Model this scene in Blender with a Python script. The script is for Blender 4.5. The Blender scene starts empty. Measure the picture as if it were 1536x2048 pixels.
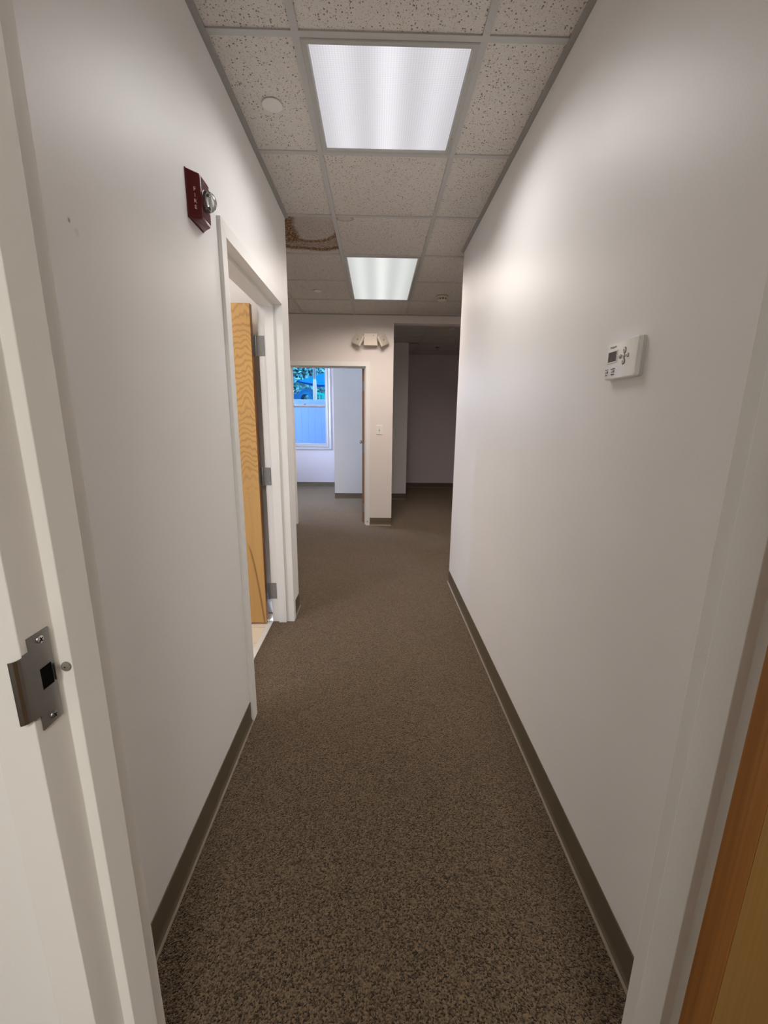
import bpy, bmesh, math, random
from mathutils import Vector, Matrix
random.seed(7)
PI = math.pi
sc = bpy.context.scene
COL = sc.collection

# ------------------------------------------------------------------ camera
EYE = 1.3685
F_PX = 828.0
cam_d = bpy.data.cameras.new('camera')
cam = bpy.data.objects.new('camera', cam_d)
COL.objects.link(cam)
cam_d.sensor_fit = 'VERTICAL'
cam_d.sensor_height = 24.0
cam_d.lens = 24.0 * F_PX / 2048.0
cam_d.clip_start = 0.02
pit, yaw, rol = math.radians(-12.69), math.radians(1.14), math.radians(0.61)
fw = Vector((math.sin(yaw) * math.cos(pit), math.cos(yaw) * math.cos(pit), math.sin(pit)))
rt = Vector((math.cos(yaw), -math.sin(yaw), 0))
up = rt.cross(fw)
rt2 = rt * math.cos(rol) + up * math.sin(rol)
up2 = up * math.cos(rol) - rt * math.sin(rol)
m = Matrix((rt2, up2, -fw)).transposed().to_4x4()
m.translation = (0, 0, EYE)
cam.matrix_world = m
sc.camera = cam

# ------------------------------------------------------------------ colour, sky and lamps
sc.view_settings.view_transform = 'Standard'
sc.view_settings.look = 'None'
sc.view_settings.gamma = 1.0
sc.view_settings.exposure = -0.16
sc.view_settings.use_curve_mapping = False
sc.cycles.use_denoising = True
sc.cycles.max_bounces = 10
sc.cycles.diffuse_bounces = 6
sc.cycles.sample_clamp_indirect = 6.0

world = bpy.data.worlds.new('sky')
sc.world = world
world.use_nodes = True
wn = world.node_tree
wn.nodes.clear()
w_out = wn.nodes.new('ShaderNodeOutputWorld')
w_bg = wn.nodes.new('ShaderNodeBackground')
w_bg.inputs[1].default_value = 30.0
w_tc = wn.nodes.new('ShaderNodeTexCoord')
w_sep = wn.nodes.new('ShaderNodeSeparateXYZ')
w_ramp = wn.nodes.new('ShaderNodeValToRGB')
w_ramp.color_ramp.elements[0].position = 0.0
w_ramp.color_ramp.elements[0].color = (0.62, 0.745, 1.0, 1)
w_ramp.color_ramp.elements[1].position = 0.9
w_ramp.color_ramp.elements[1].color = (0.50, 0.66, 1.0, 1)
wn.links.new(w_tc.outputs['Generated'], w_sep.inputs[0])
wn.links.new(w_sep.outputs['Z'], w_ramp.inputs[0])
wn.links.new(w_ramp.outputs[0], w_bg.inputs[0])
wn.links.new(w_bg.outputs[0], w_out.inputs[0])

P_HALL, P_LOBBY, P_BATH, P_NEAR = 9.8, 37.0, 16.0, 60.0


def area_lamp(name, loc, sx, sy, power, color, parent=None, spread=180):
    d = bpy.data.lights.new(name, 'AREA')
    d.shape = 'RECTANGLE'
    d.size, d.size_y = sx, sy
    d.energy = power
    d.spread = math.radians(spread)
    d.color = color
    o = bpy.data.objects.new(name, d)
    COL.objects.link(o)
    o.location = loc
    o.parent = parent
    return o


# ------------------------------------------------------------------ material helpers
class NT:
    def __init__(self, name):
        self.mat = bpy.data.materials.new(name)
        self.mat.use_nodes = True
        self.t = self.mat.node_tree
        self.t.nodes.clear()
        self.out = self.t.nodes.new('ShaderNodeOutputMaterial')

    def n(self, typ, **kw):
        nd = self.t.nodes.new('ShaderNode' + typ)
        for k, v in kw.items():
            if k.startswith('i_'):
                nd.inputs[k[2:].replace('_', ' ')].default_value = v
            else:
                setattr(nd, k, v)
        return nd

    def l(self, a, b):
        self.t.links.new(a, b)

    def val(self, s, x):
        if isinstance(x, (int, float)):
            s.default_value = x
        else:
            self.l(x, s)

    def math(self, op, a, b=0.0, c=0.0):
        nd = self.n('Math', operation=op)
        for s, x in zip(nd.inputs, (a, b, c)):
            self.val(s, x)
        return nd.outputs[0]

    def mix(self, fac, a, b):
        nd = self.n('Mix', data_type='RGBA')
        self.val(nd.inputs['Factor'], fac)
        for s, x in ((nd.inputs[6], a), (nd.inputs[7], b)):
            if isinstance(x, tuple):
                s.default_value = (*x, 1)
            else:
                self.l(x, s)
        return nd.outputs[2]

    def pos(self, scale=(1, 1, 1), obj=False):
        if obj:
            src = self.n('TexCoord').outputs['Object']
        else:
            src = self.n('NewGeometry').outputs['Position']
        mp = self.n('Mapping')
        mp.inputs['Scale'].default_value = scale
        self.l(src, mp.inputs[0])
        return mp.outputs[0]

    def noise(self, vec, scale, detail=3.0, rough=0.5, dist=0.0):
        nd = self.n('TexNoise', i_Scale=scale, i_Detail=detail, i_Roughness=rough, i_Distortion=dist)
        self.l(vec, nd.inputs['Vector'])
        return nd.outputs[0]

    def ramp(self, fac, a, b):
        return self.n_mr(fac, a, b)

    def n_mr(self, fac, a, b):
        nd = self.n('MapRange', interpolation_type='SMOOTHSTEP')
        self.val(nd.inputs['Value'], fac)
        nd.inputs['From Min'].default_value = a
        nd.inputs['From Max'].default_value = b
        return nd.outputs[0]

    def bsdf(self, color=(0.8, 0.8, 0.8), rough=0.5, metal=0.0, spec=0.5):
        p = self.n('BsdfPrincipled')
        if isinstance(color, tuple):
            p.inputs['Base Color'].default_value = (*color, 1)
        else:
            self.l(color, p.inputs['Base Color'])
        self.val(p.inputs['Roughness'], rough)
        p.inputs['Metallic'].default_value = metal
        p.inputs['Specular IOR Level'].default_value = spec
        self.l(p.outputs[0], self.out.inputs[0])
        self.p = p
        return p

    def bump(self, h, strength=0.2, dist=0.01):
        b = self.n('Bump')
        b.inputs['Strength'].default_value = strength
        b.inputs['Distance'].default_value = dist
        self.l(h, b.inputs['Height'])
        self.l(b.outputs[0], self.p.inputs['Normal'])


def plain(name, color, rough=0.5, metal=0.0, spec=0.5, var=0.05, vscale=30, bump=0.0):
    m = NT(name)
    v = m.noise(m.pos(), vscale, 3)
    dk = tuple(c * (1 - var) for c in color)
    lt = tuple(min(1, c * (1 + var)) for c in color)
    m.bsdf(m.mix(v, dk, lt), rough, metal, spec)
    if bump:
        m.bump(m.noise(m.pos(), 300, 2), bump, 0.002)
    return m.mat


def satin(m, color, rough):
    """eggshell paint: diffuse under a rolled, slightly glossy skin"""
    d = m.n('BsdfDiffuse', i_Roughness=0.3)
    m.l(color, d.inputs[0])
    g = m.n('BsdfGlossy', i_Roughness=rough)
    g.inputs['Color'].default_value = (1, 1, 1, 1)
    fr = m.n('Fresnel', i_IOR=1.42)
    k = m.math('MINIMUM', m.math('MULTIPLY', fr.outputs[0], 0.55), 0.070)
    b = m.n('Bump')
    b.inputs['Strength'].default_value = 0.12
    b.inputs['Distance'].default_value = 0.0015
    m.l(m.noise(m.pos(), 240, 2), b.inputs['Height'])
    m.l(b.outputs[0], d.inputs['Normal'])
    m.l(b.outputs[0], g.inputs['Normal'])
    mx = m.n('MixShader')
    m.l(k, mx.inputs[0])
    m.l(d.outputs[0], mx.inputs[1])
    m.l(g.outputs[0], mx.inputs[2])
    m.l(mx.outputs[0], m.out.inputs[0])


def wall_paint(name, color, rough=0.38):
    m = NT(name)
    v = m.noise(m.pos(), 3.0, 4)
    satin(m, m.mix(v, tuple(c * .97 for c in color), tuple(c * 1.02 for c in color)), rough)
    return m.mat


def wall_paint_left(name, color):
    """hall paint with the two small scuffs beside the fire strobe"""
    m = NT(name)
    v = m.noise(m.pos(), 3.0, 4)
    base = m.mix(v, tuple(c * .97 for c in color), tuple(c * 1.02 for c in color))
    sep = m.n('SeparateXYZ')
    m.l(m.pos(), sep.inputs[0])
    nz = m.noise(m.pos(), 220, 3)
    for (y, z, ry, rz, dark) in ((0.874, 1.720, .0042, .0056, .60), (0.892, 1.707, .008, .009, .12)):
        dy = m.math('DIVIDE', m.math('SUBTRACT', sep.outputs[1], y), ry)
        dz = m.math('DIVIDE', m.math('SUBTRACT', sep.outputs[2], z), rz)
        r = m.math('SQRT', m.math('ADD', m.math('MULTIPLY', dy, dy), m.math('MULTIPLY', dz, dz)))
        r = m.math('ADD', r, m.math('MULTIPLY', nz, 0.9))
        k = m.math('MULTIPLY', m.math('SUBTRACT', 1.0, m.n_mr(r, 0.9, 1.5)), dark)
        base = m.mix(k, base, (0.10, 0.09, 0.07))
    satin(m, base, 0.38)
    return m.mat


def carpet_mat():
    m = NT('carpet')
    p = m.pos()
    vo = m.n('TexVoronoi', i_Scale=270.0)
    m.l(p, vo.inputs['Vector'])
    sepc = m.n('SeparateColor')
    m.l(vo.outputs['Color'], sepc.inputs[0])
    n1 = m.noise(p, 150, 2, 0.6)
    n2 = m.noise(p, 2.2, 3, 0.6)
    f = m.math('ADD', m.math('MULTIPLY', sepc.outputs[0], 0.55), m.math('MULTIPLY', n1, 0.45))
    c = m.mix(m.n_mr(f, 0.15, 0.85), (0.009, 0.0055, 0.0025), (0.212, 0.148, 0.090))
    c = m.mix(m.math('MULTIPLY', m.n_mr(n2, 0.45, 0.75), 0.25), c, (0.06, 0.042, 0.026))
    m.bsdf(c, 0.95, 0, 0.15)
    m.p.inputs['Sheen Weight'].default_value = 0.48
    m.p.inputs['Sheen Roughness'].default_value = 0.35
    m.p.inputs['Sheen Tint'].default_value = (0.80, 0.66, 0.53, 1)
    h = m.math('SUBTRACT', m.math('MULTIPLY', n1, 0.5), vo.outputs['Distance'])
    m.bump(h, 0.9, 0.006)
    return m.mat


def tile_mat(name, stain=None):
    m = NT(name)
    p = m.pos()
    n0 = m.noise(p, 30, 3)
    base = m.mix(n0, (0.66, 0.625, 0.585), (0.72, 0.685, 0.64))
    wob = m.noise(p, 60, 2)
    # fissures and pin holes
    v1 = m.n('TexVoronoi', i_Scale=112.0)
    ps = m.n('VectorMath', operation='ADD')
    nv = m.n('TexNoise', i_Scale=140.0, i_Detail=1.0)
    m.l(p, nv.inputs['Vector'])
    sc_ = m.n('VectorMath', operation='SCALE')
    m.l(nv.outputs['Color'], sc_.inputs[0])
    sc_.inputs['Scale'].default_value = 0.008
    m.l(p, ps.inputs[0])
    m.l(sc_.outputs[0], ps.inputs[1])
    m.l(ps.outputs[0], v1.inputs['Vector'])
    sz = m.n('SeparateColor')
    m.l(v1.outputs['Color'], sz.inputs[0])
    rad = m.math('MULTIPLY', m.n_mr(sz.outputs[0], 0.15, 1.0), 0.36)
    h1 = m.math('SUBTRACT', 1.0, m.n_mr(m.math('SUBTRACT', v1.outputs['Distance'], rad), -0.06, 0.03))
    v2 = m.n('TexVoronoi', i_Scale=190.0)
    m.l(p, v2.inputs['Vector'])
    s2 = m.n('SeparateColor')
    m.l(v2.outputs['Color'], s2.inputs[0])
    h2 = m.math('MULTIPLY', m.math('LESS_THAN', v2.outputs['Distance'], 0.30), m.math('GREATER_THAN', s2.outputs[1], 0.45))
    holes = m.math('MAXIMUM', h1, m.math('MULTIPLY', h2, 0.55))
    if stain:
        sep = m.n('SeparateXYZ')
        m.l(p, sep.inputs[0])
        X, Y = sep.outputs[0], sep.outputs[1]
        big = m.noise(p, 7, 4, 0.6)
        fine = m.noise(p, 70, 3, 0.7)
        jit = m.math('MULTIPLY', m.math('SUBTRACT', big, 0.5), 0.16)
        if stain == 'big':
            jit = m.math('MULTIPLY', m.math('SUBTRACT', big, 0.5), 0.22)
            def ell(rx, ry):
                dx = m.math('DIVIDE', m.math('SUBTRACT', X, -0.450), rx)
                dy = m.math('DIVIDE', m.math('SUBTRACT', Y, 3.0), ry)
                q = m.math('SQRT', m.math('ADD', m.math('MULTIPLY', dx, dx), m.math('MULTIPLY', dy, dy)))
                return m.math('ADD', q, jit)
            q1, q2 = ell(0.195, 0.245), ell(0.40, 0.385)
            r1 = m.math('SUBTRACT', 1.0, m.n_mr(m.math('ABSOLUTE', m.math('SUBTRACT', q1, 1.0)), 0.03, 0.19))
            r1 = m.math('MULTIPLY', r1, m.n_mr(Y, 2.99, 3.09))
            r2 = m.math('SUBTRACT', 1.0, m.n_mr(m.math('ABSOLUTE', m.math('SUBTRACT', q2, 0.97)), 0.02, 0.15))
            band = m.math('MULTIPLY', m.n_mr(q1, 0.95, 1.1), m.math('SUBTRACT', 1.0, m.n_mr(q2, 0.95, 1.02)))
            inside = m.math('ADD', m.math('MULTIPLY', band, 0.68), m.math('MULTIPLY', m.math('SUBTRACT', 1.0, m.n_mr(q1, 0.9, 1.0)), 0.30))
            edge = m.math('SUBTRACT', 1.0, m.n_mr(m.math('ADD', X, m.math('MULTIPLY', jit, .5)), -0.560, -0.490))
            edge2 = m.math('MULTIPLY', edge, m.math('SUBTRACT', 1.0, m.n_mr(Y, 3.2, 3.40)))
            k = m.math('MAXIMUM', m.math('MAXIMUM', m.math('MULTIPLY', r1, .95), r2), m.math('MAXIMUM', inside, edge2))
            k = m.math('MULTIPLY', k, m.n_mr(fine, 0.22, 0.55))
            base = m.mix(k, base, (0.19, 0.078, 0.016))
        else:
            dx = m.math('DIVIDE', m.math('SUBTRACT', X, -0.205), 0.056)
            dy = m.math('DIVIDE', m.math('SUBTRACT', Y, 2.890), 0.036)
            r = m.math('SQRT', m.math('ADD', m.math('MULTIPLY', dx, dx), m.math('MULTIPLY', dy, dy)))
            r = m.math('ADD', r, m.math('MULTIPLY', jit, 2.0))
            k = m.math('SUBTRACT', 1.0, m.n_mr(m.math('ABSOLUTE', m.math('SUBTRACT', r, 0.9)), 0.0, 0.22))
            k = m.math('MAXIMUM', k, m.math('MULTIPLY', m.math('SUBTRACT', 1.0, m.n_mr(r, 0.85, 0.95)), 0.3))
            base = m.mix(m.math('MULTIPLY', k, 0.75), base, (0.33, 0.23, 0.12))
    c = m.mix(m.math('MULTIPLY', holes, 0.80), base, (0.12, 0.10, 0.085))
    m.bsdf(c, 0.9, 0, 0.2)
    m.bump(m.math('SUBTRACT', m.math('MULTIPLY', wob, 0.25), holes), 0.5, 0.003)
    return m.mat


def veneer(name, light, dark, axis, streak=None, strip=None, freq=62.0):
    """flat sawn birch: contour lines of a stretched noise, axis = the horizontal axis of the face"""
    m = NT(name)
    sc3 = (7.0, 7.0, 0.9)
    p = m.pos(sc3)
    n = m.noise(p, 1.0, 1.5, 0.45, 0.25)
    sep = m.n('SeparateXYZ')
    m.l(m.pos(), sep.inputs[0])
    u = m.math('DIVIDE', m.math('ADD', sep.outputs[0], 0.787), 0.055)
    nn = m.noise(m.pos((14, 14, 5.0)), 1.0, 2, 0.5)
    ph = m.math('ADD', m.math('MULTIPLY', sep.outputs[2], 165.0), m.math('MULTIPLY', m.math('MULTIPLY', u, u), 4.0))
    ph = m.math('ADD', ph, m.math('MULTIPLY', nn, 26.0))
    w1 = m.math('ADD', m.math('MULTIPLY', m.math('SINE', ph), 0.5), 0.5)
    w2 = m.math('ADD', m.math('MULTIPLY', m.math('SINE', m.math('MULTIPLY', n, freq)), 0.5), 0.5)
    hi = m.n_mr(sep.outputs[2], 0.75, 1.1)
    w = m.math('ADD', m.math('MULTIPLY', w1, hi), m.math('MULTIPLY', w2, m.math('MULTIPLY', m.math('SUBTRACT', 1.0, hi), 0.6)))
    w = m.math('POWER', w, 3.0)
    fine = m.noise(m.pos((260, 260, 6)), 1.0, 2)
    patch = m.noise(m.pos((3, 3, .8)), 1.0, 2)
    mid = tuple((a * .55 + b * .45) for a, b in zip(light, dark))
    c = m.mix(patch, light, mid)
    c = m.mix(m.math('MULTIPLY', w, 0.6), c, dark)
    c = m.mix(m.math('MULTIPLY', fine, 0.22), c, dark)
    sep = m.n('SeparateXYZ')
    m.l(m.pos(), sep.inputs[0])
    if streak:
        # a dark heartwood streak that leans as it falls: x = x0 + k*(z0 - z) + bend
        z = sep.outputs[2]
        zz = m.math('SUBTRACT', 0.60, z)
        cx = m.math('ADD', -0.850, m.math('MULTIPLY', m.math('SQRT', m.math('MAXIMUM', zz, 0.0)), 0.135))
        d = m.math('ABSOLUTE', m.math('SUBTRACT', sep.outputs[0], cx))
        k = m.math('SUBTRACT', 1.0, m.n_mr(d, 0.001, 0.010))
        k = m.math('MULTIPLY', k, m.math('SUBTRACT', 1.0, m.n_mr(z, 0.50, 0.60)))
        c = m.mix(m.math('MULTIPLY', k, 0.75), c, streak)
    m.bsdf(c, 0.36, 0, 0.5)
    return m.mat


def straight_grain(name, light, dark, rough=0.4):
    m = NT(name)
    n = m.noise(m.pos((190, 190, 2.5)), 1.0, 3, 0.6)
    n2 = m.noise(m.pos((40, 40, 1.0)), 1.0, 2)
    f = m.math('ADD', m.math('MULTIPLY', n, 0.6), m.math('MULTIPLY', n2, 0.4))
    m.bsdf(m.mix(m.n_mr(f, 0.3, 0.7), light, dark), rough)
    return m.mat


def brushed(name, color, rough=0.35, stretch=(900, 900, 20)):
    m = NT(name)
    n = m.noise(m.pos(stretch), 1.0, 2)
    n2 = m.noise(m.pos(), 35, 3)
    c = m.mix(n2, tuple(c * .8 for c in color), color)
    m.bsdf(c, m.math('ADD', rough - .08, m.math('MULTIPLY', n, .16)), 1.0)
    m.bump(n, 0.08, 0.0005)
    return m.mat


def lens_mat(name, x0, x1, tint, strength):
    """prismatic lens lit from behind by three tubes that run along y"""
    m = NT(name)
    sep = m.n('SeparateXYZ')
    m.l(m.pos(), sep.inputs[0])
    X = m.math('DIVIDE', m.math('SUBTRACT', sep.outputs[0], x0), x1 - x0)
    wob = m.math('MULTIPLY', m.math('SUBTRACT', m.noise(m.pos((9, 2, 9)), 1.0, 2), 0.5), 0.03)
    X = m.math('ADD', X, wob)
    tubes = None
    for u, a in ((0.17, 0.7), (0.50, 1.0), (0.83, 0.62)):
        d = m.math('DIVIDE', m.math('SUBTRACT', X, u), 0.085)
        g = m.math('MULTIPLY', m.math('POWER', 2.71828, m.math('MULTIPLY', m.math('MULTIPLY', d, d), -0.5)), a)
        tubes = g if tubes is None else m.math('ADD', tubes, g)
    # hexagonal prisms
    vo = m.n('TexVoronoi', i_Scale=105.0, feature='DISTANCE_TO_EDGE', i_Randomness=0.0)
    m.l(m.pos((1, 1.15, 0)), vo.inputs['Vector'])
    pr = m.n_mr(vo.outputs['Distance'], 0.02, 0.32)
    b = m.math('ADD', 0.70, m.math('MULTIPLY', tubes, 0.38))
    b = m.math('MULTIPLY', b, m.math('ADD', 0.90, m.math('MULTIPLY', pr, 0.14)))
    em = m.n('Emission')
    em.inputs[0].default_value = (*tint, 1)
    m.l(m.math('MULTIPLY', b, strength), em.inputs[1])
    gl = m.n('BsdfGlossy', i_Roughness=0.25)
    gl.inputs['Color'].default_value = (0.9, 0.9, 0.9, 1)
    bp = m.n('Bump', i_Strength=0.4, i_Distance=0.002)
    m.l(vo.outputs['Distance'], bp.inputs['Height'])
    m.l(bp.outputs[0], gl.inputs['Normal'])
    mx = m.n('MixShader', i_Fac=0.04)
    m.l(em.outputs[0], mx.inputs[1])
    m.l(gl.outputs[0], mx.inputs[2])
    m.l(mx.outputs[0], m.out.inputs[0])
    return m.mat


def glass_mat(name, tint=(1, 1, 1), refl=0.08):
    m = NT(name)
    t = m.n('BsdfTransparent')
    t.inputs[0].default_value = (*tint, 1)
    g = m.n('BsdfGlossy', i_Roughness=0.02)
    fr = m.n('Fresnel', i_IOR=1.45)
    k = m.math('MAXIMUM', m.math('MULTIPLY', fr.outputs[0], 0.9), refl * .3)
    mx = m.n('MixShader')
    m.l(k, mx.inputs[0])
    m.l(t.outputs[0], mx.inputs[1])
    m.l(g.outputs[0], mx.inputs[2])
    m.l(mx.outputs[0], m.out.inputs[0])
    return m.mat


WALL = (0.835, 0.825, 0.815)
M = dict(
    wall=wall_paint('wall_paint', WALL),
    wall_hall=wall_paint_left('wall_paint_scuffed', WALL),
    wall_office=wall_paint('office_wall_paint', (0.80, 0.735, 0.775)),
    wall_lobby=wall_paint('lobby_wall_paint', (0.785, 0.735, 0.70)),
    frame=wall_paint('frame_enamel', (0.82, 0.815, 0.79), 0.40),
    carpet=carpet_mat(),
    tile=tile_mat('acoustic_tile'),
    tile_stain=tile_mat('acoustic_tile_water_stained', 'big'),
    tile_spot=tile_mat('acoustic_tile_small_stain', 'small'),
    grid=plain('grid_steel', (0.52, 0.52, 0.50), 0.42, 0, 0.4, 0.04, 60),
    angle=plain('angle_steel', (0.36, 0.355, 0.34), 0.45, 0, 0.4, 0.06, 40),
    fixture=plain('fixture_enamel', (0.46, 0.46, 0.44), 0.35),
    cove=plain('vinyl_cove', (0.135, 0.108, 0.072), 0.42, 0, 0.45, 0.10, 8),
    coveedge=plain('vinyl_cove_toe', (0.25, 0.21, 0.16), 0.45, 0, 0.45, 0.08, 20),
    deck=plain('deck', (0.5, 0.5, 0.48), 0.9),
    bathtile=plain('ceramic_tile', (0.80, 0.69, 0.55), 0.25, 0, 0.5, 0.04, 9),
    grout=plain('grout', (0.30, 0.25, 0.19), 0.9),
    marble=plain('marble_threshold', (0.70, 0.69, 0.66), 0.3, 0, 0.5, 0.12, 14),
    birch=veneer('birch_veneer', (0.64, 0.385, 0.125), (0.34, 0.155, 0.035), 'x', streak=(0.20, 0.085, 0.02)),
    birch2=straight_grain('birch_veneer_straight', (0.42, 0.24, 0.068), (0.36, 0.195, 0.05)),
    stile=straight_grain('hinge_stile_wood', (0.37, 0.155, 0.035), (0.25, 0.095, 0.018)),
    dooredge=straight_grain('door_edge_wood', (0.30, 0.125, 0.038), (0.20, 0.075, 0.022)),
    steel=brushed('brushed_steel', (0.33, 0.322, 0.31), 0.36),
    chrome=brushed('bright_steel', (0.82, 0.82, 0.82), 0.16),
    hinge=plain('satin_hinge', (0.23, 0.225, 0.22), 0.42, 0.6, 0.5, 0.08, 90),
    black=plain('black_void', (0.004, 0.004, 0.004), 0.9, 0, 0.1),
    rubber=plain('grey_rubber', (0.23, 0.22, 0.19), 0.6, 0, 0.3),
    white=plain('white_plastic', (0.78, 0.77, 0.73), 0.33),
    whiteside=plain('white_plastic_back', (0.66, 0.68, 0.65), 0.4),
    almond=plain('almond_plastic', (0.66, 0.585, 0.49), 0.38),
    almond_lens=plain('lamp_head_lens', (0.55, 0.50, 0.43), 0.2, 0, 0.6, 0.12, 90),
    lcd=plain('lcd', (0.075, 0.07, 0.068), 0.25),
    ink=plain('grey_ink', (0.10, 0.10, 0.095), 0.6),
    inkpale=plain('pale_ink', (0.33, 0.33, 0.32), 0.6),
    button=plain('button_plastic', (0.62, 0.61, 0.57), 0.4),
    red=plain('red_plastic', (0.105, 0.003, 0.006), 0.30, 0, 0.5, 0.08, 30),
    redslot=plain('red_slot', (0.035, 0.002, 0.004), 0.5),
    redtext=plain('white_lettering', (0.80, 0.68, 0.66), 0.5),
    dome=glass_mat('strobe_glass', (0.96, 0.97, 0.97), 0.25),
    reflector=plain('strobe_reflector', (0.80, 0.80, 0.78), 0.3, 0.15),
    glass=glass_mat('window_glass'),
    vinyl=plain('window_vinyl', (0.50, 0.48, 0.49), 0.35),
    gasket=plain('window_gasket', (0.10, 0.10, 0.13), 0.6),
    lens1=lens_mat('lens_hall', -0.232, 0.305, (0.98, 0.955, 1.0), 1.0),
    lens2=lens_mat('lens_lobby', -0.234, 0.306, (0.965, 0.985, 0.955), 1.0),
    fence=plain('fence_vinyl', (0.0085, 0.031, 0.072), 0.5, 0, 0.3, 0.03, 3),
    ground=plain('outdoor_ground', (0.06, 0.11, 0.10), 0.9),
    leaf=plain('leaf', (0.014, 0.075, 0.092), 0.6, 0, 0.05, 0.95, 9),
    leaf2=plain('leaf_pale', (0.03, 0.115, 0.105), 0.6, 0, 0.05, 0.8, 9),
    bark=plain('bark', (0.10, 0.09, 0.08), 0.9),
    sail=plain('shade_cloth', (0.0, 0.019, 0.058), 0.8, 0, 0.0, 0.05, 2),
    sail_hem=plain('shade_cloth_hem', (0.0, 0.0035, 0.024), 0.8, 0, 0.0),
    post=plain('post_paint', (0.012, 0.021, 0.026), 0.6, 0, 0.05),
    sleeve=plain('post_padding', (0.045, 0.055, 0.050), 0.6, 0, 0.05),
    play_blue=plain('play_blue', (0.0, 0.022, 0.060), 0.6, 0, 0.0),
    play_dark=plain('play_dark_blue', (0.0, 0.014, 0.044), 0.6, 0, 0.0),
    play_teal=plain('play_teal', (0.0, 0.062, 0.062), 0.6, 0, 0.0),
    play_teal_dark=plain('play_teal_dark', (0.0, 0.038, 0.044), 0.6, 0, 0.0),
)


# ------------------------------------------------------------------ mesh helpers
def bx(bm, x0, x1, y0, y1, z0, z1):
    v = [bm.verts.new(c) for c in ((x0, y0, z0), (x1, y0, z0), (x1, y1, z0), (x0, y1, z0),
                                   (x0, y0, z1), (x1, y0, z1), (x1, y1, z1), (x0, y1, z1))]
    for f in ((3, 2, 1, 0), (4, 5, 6, 7), (0, 1, 5, 4), (1, 2, 6, 5), (2, 3, 7, 6), (3, 0, 4, 7)):
        bm.faces.new([v[i] for i in f])


def prism(bm, pts, axis, a, b):
    """extrude a closed 2-D outline along an axis; pts are the two other coordinates in x,y,z order"""
    def mk(p, t):
        c = list(p)
        c.insert('xyz'.index(axis), t)
        return bm.verts.new(c)
    A = [mk(p, a) for p in pts]
    B = [mk(p, b) for p in pts]
    n = len(pts)
    for i in range(n):
        bm.faces.new((A[i], A[(i + 1) % n], B[(i + 1) % n], B[i]))
    bm.faces.new(A[::-1])
    bm.faces.new(B)


def lathe(bm, prof, origin, axis, seg=24):
    """revolve (radius, height) along the unit axis from origin"""
    ax = Vector(axis).normalized()
    u = ax.orthogonal().normalized()
    w = ax.cross(u)
    o = Vector(origin)
    rings = []
    for r, h in prof:
        if r < 1e-6:
            rings.append([bm.verts.new(o + ax * h)])
        else:
            rings.append([bm.verts.new(o + ax * h + (u * math.cos(2 * PI * i / seg) + w * math.sin(2 * PI * i / seg)) * r) for i in range(seg)])
    for A, B in zip(rings, rings[1:]):
        for i in range(seg):
            j = (i + 1) % seg
            if len(A) == 1 and len(B) == 1:
                continue
            if len(A) == 1:
                bm.faces.new((A[0], B[j], B[i]))
            elif len(B) == 1:
                bm.faces.new((A[i], A[j], B[0]))
            else:
                bm.faces.new((A[i], A[j], B[j], B[i]))


def finish(name, bm, mat, parent=None, bevel=0.0, smooth=False):
    bmesh.ops.recalc_face_normals(bm, faces=bm.faces)
    if bevel:
        bmesh.ops.bevel(bm, geom=[e for e in bm.edges if e.calc_face_angle(0) > 0.6], offset=bevel, segments=2, profile=0.5, affect='EDGES')
    me = bpy.data.meshes.new(name)
    bm.to_mesh(me)
    bm.free()
    me.materials.append(M[mat] if isinstance(mat, str) else mat)
    if smooth:
        for p in me.polygons:
            p.use_smooth = True
        try:
            me.set_sharp_from_angle(angle=math.radians(40))
        except Exception:
            pass
    o = bpy.data.objects.new(name, me)
    COL.objects.link(o)
    if parent:
        o.parent = parent
        o.matrix_parent_inverse = Matrix.Translation(-world_loc(parent))
    return o


def world_loc(o):
    v = Vector((0, 0, 0))
    while o:
        v += o.location + (o.matrix_parent_inverse.translation if o.parent else Vector((0, 0, 0)))
        o = o.parent
    return v


def boxes(name, lst, mat, parent=None, bevel=0.0):
    bm = bmesh.new()
    for b in lst:
        bx(bm, *b)
    return finish(name, bm, mat, parent, bevel)


def extr(name, pts, axis, a, b, mat, parent=None, bevel=0.0, smooth=False):
    bm = bmesh.new()
    prism(bm, pts, axis, a, b)
    return finish(name, bm, mat, parent, bevel, smooth)


def turned(name, prof, origin, axis, mat, parent=None, seg=24):
    bm = bmesh.new()
    lathe(bm, prof, origin, axis, seg)
    return finish(name, bm, mat, parent, 0, True)


def struct(o):
    o['kind'] = 'structure'
    return o


def empty(name, loc):
    o = bpy.data.objects.new(name, None)
    COL.objects.link(o)
    o.location = loc
    o.empty_display_size = 0.1
    return o


def tag(o, label, cat, group=None):
    o['label'] = label
    o['category'] = cat
    if group:
        o['group'] = group
    return o


def thing(name, loc, label, cat, group=None):
    return tag(empty(name, loc), label, cat, group)


def lettering(name, text, size, mat, matrix, parent, depth=0.0004):
    cu = bpy.data.curves.new(name, 'FONT')
    cu.body = text
    cu.size = size
    cu.extrude = depth
    cu.align_x = 'CENTER'
    cu.align_y = 'CENTER'
    tmp = bpy.data.objects.new('tmp_text', cu)
    COL.objects.link(tmp)
    dg = bpy.context.evaluated_depsgraph_get()
    me = bpy.data.meshes.new_from_object(tmp.evaluated_get(dg))
    bpy.data.objects.remove(tmp)
    me.transform(matrix)
    me.name = name
    me.materials.clear()
    me.materials.append(M[mat])
    o = bpy.data.objects.new(name, me)
    COL.objects.link(o)
    o.parent = parent
    o.matrix_parent_inverse = Matrix.Translation(-world_loc(parent))
    return o


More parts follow.
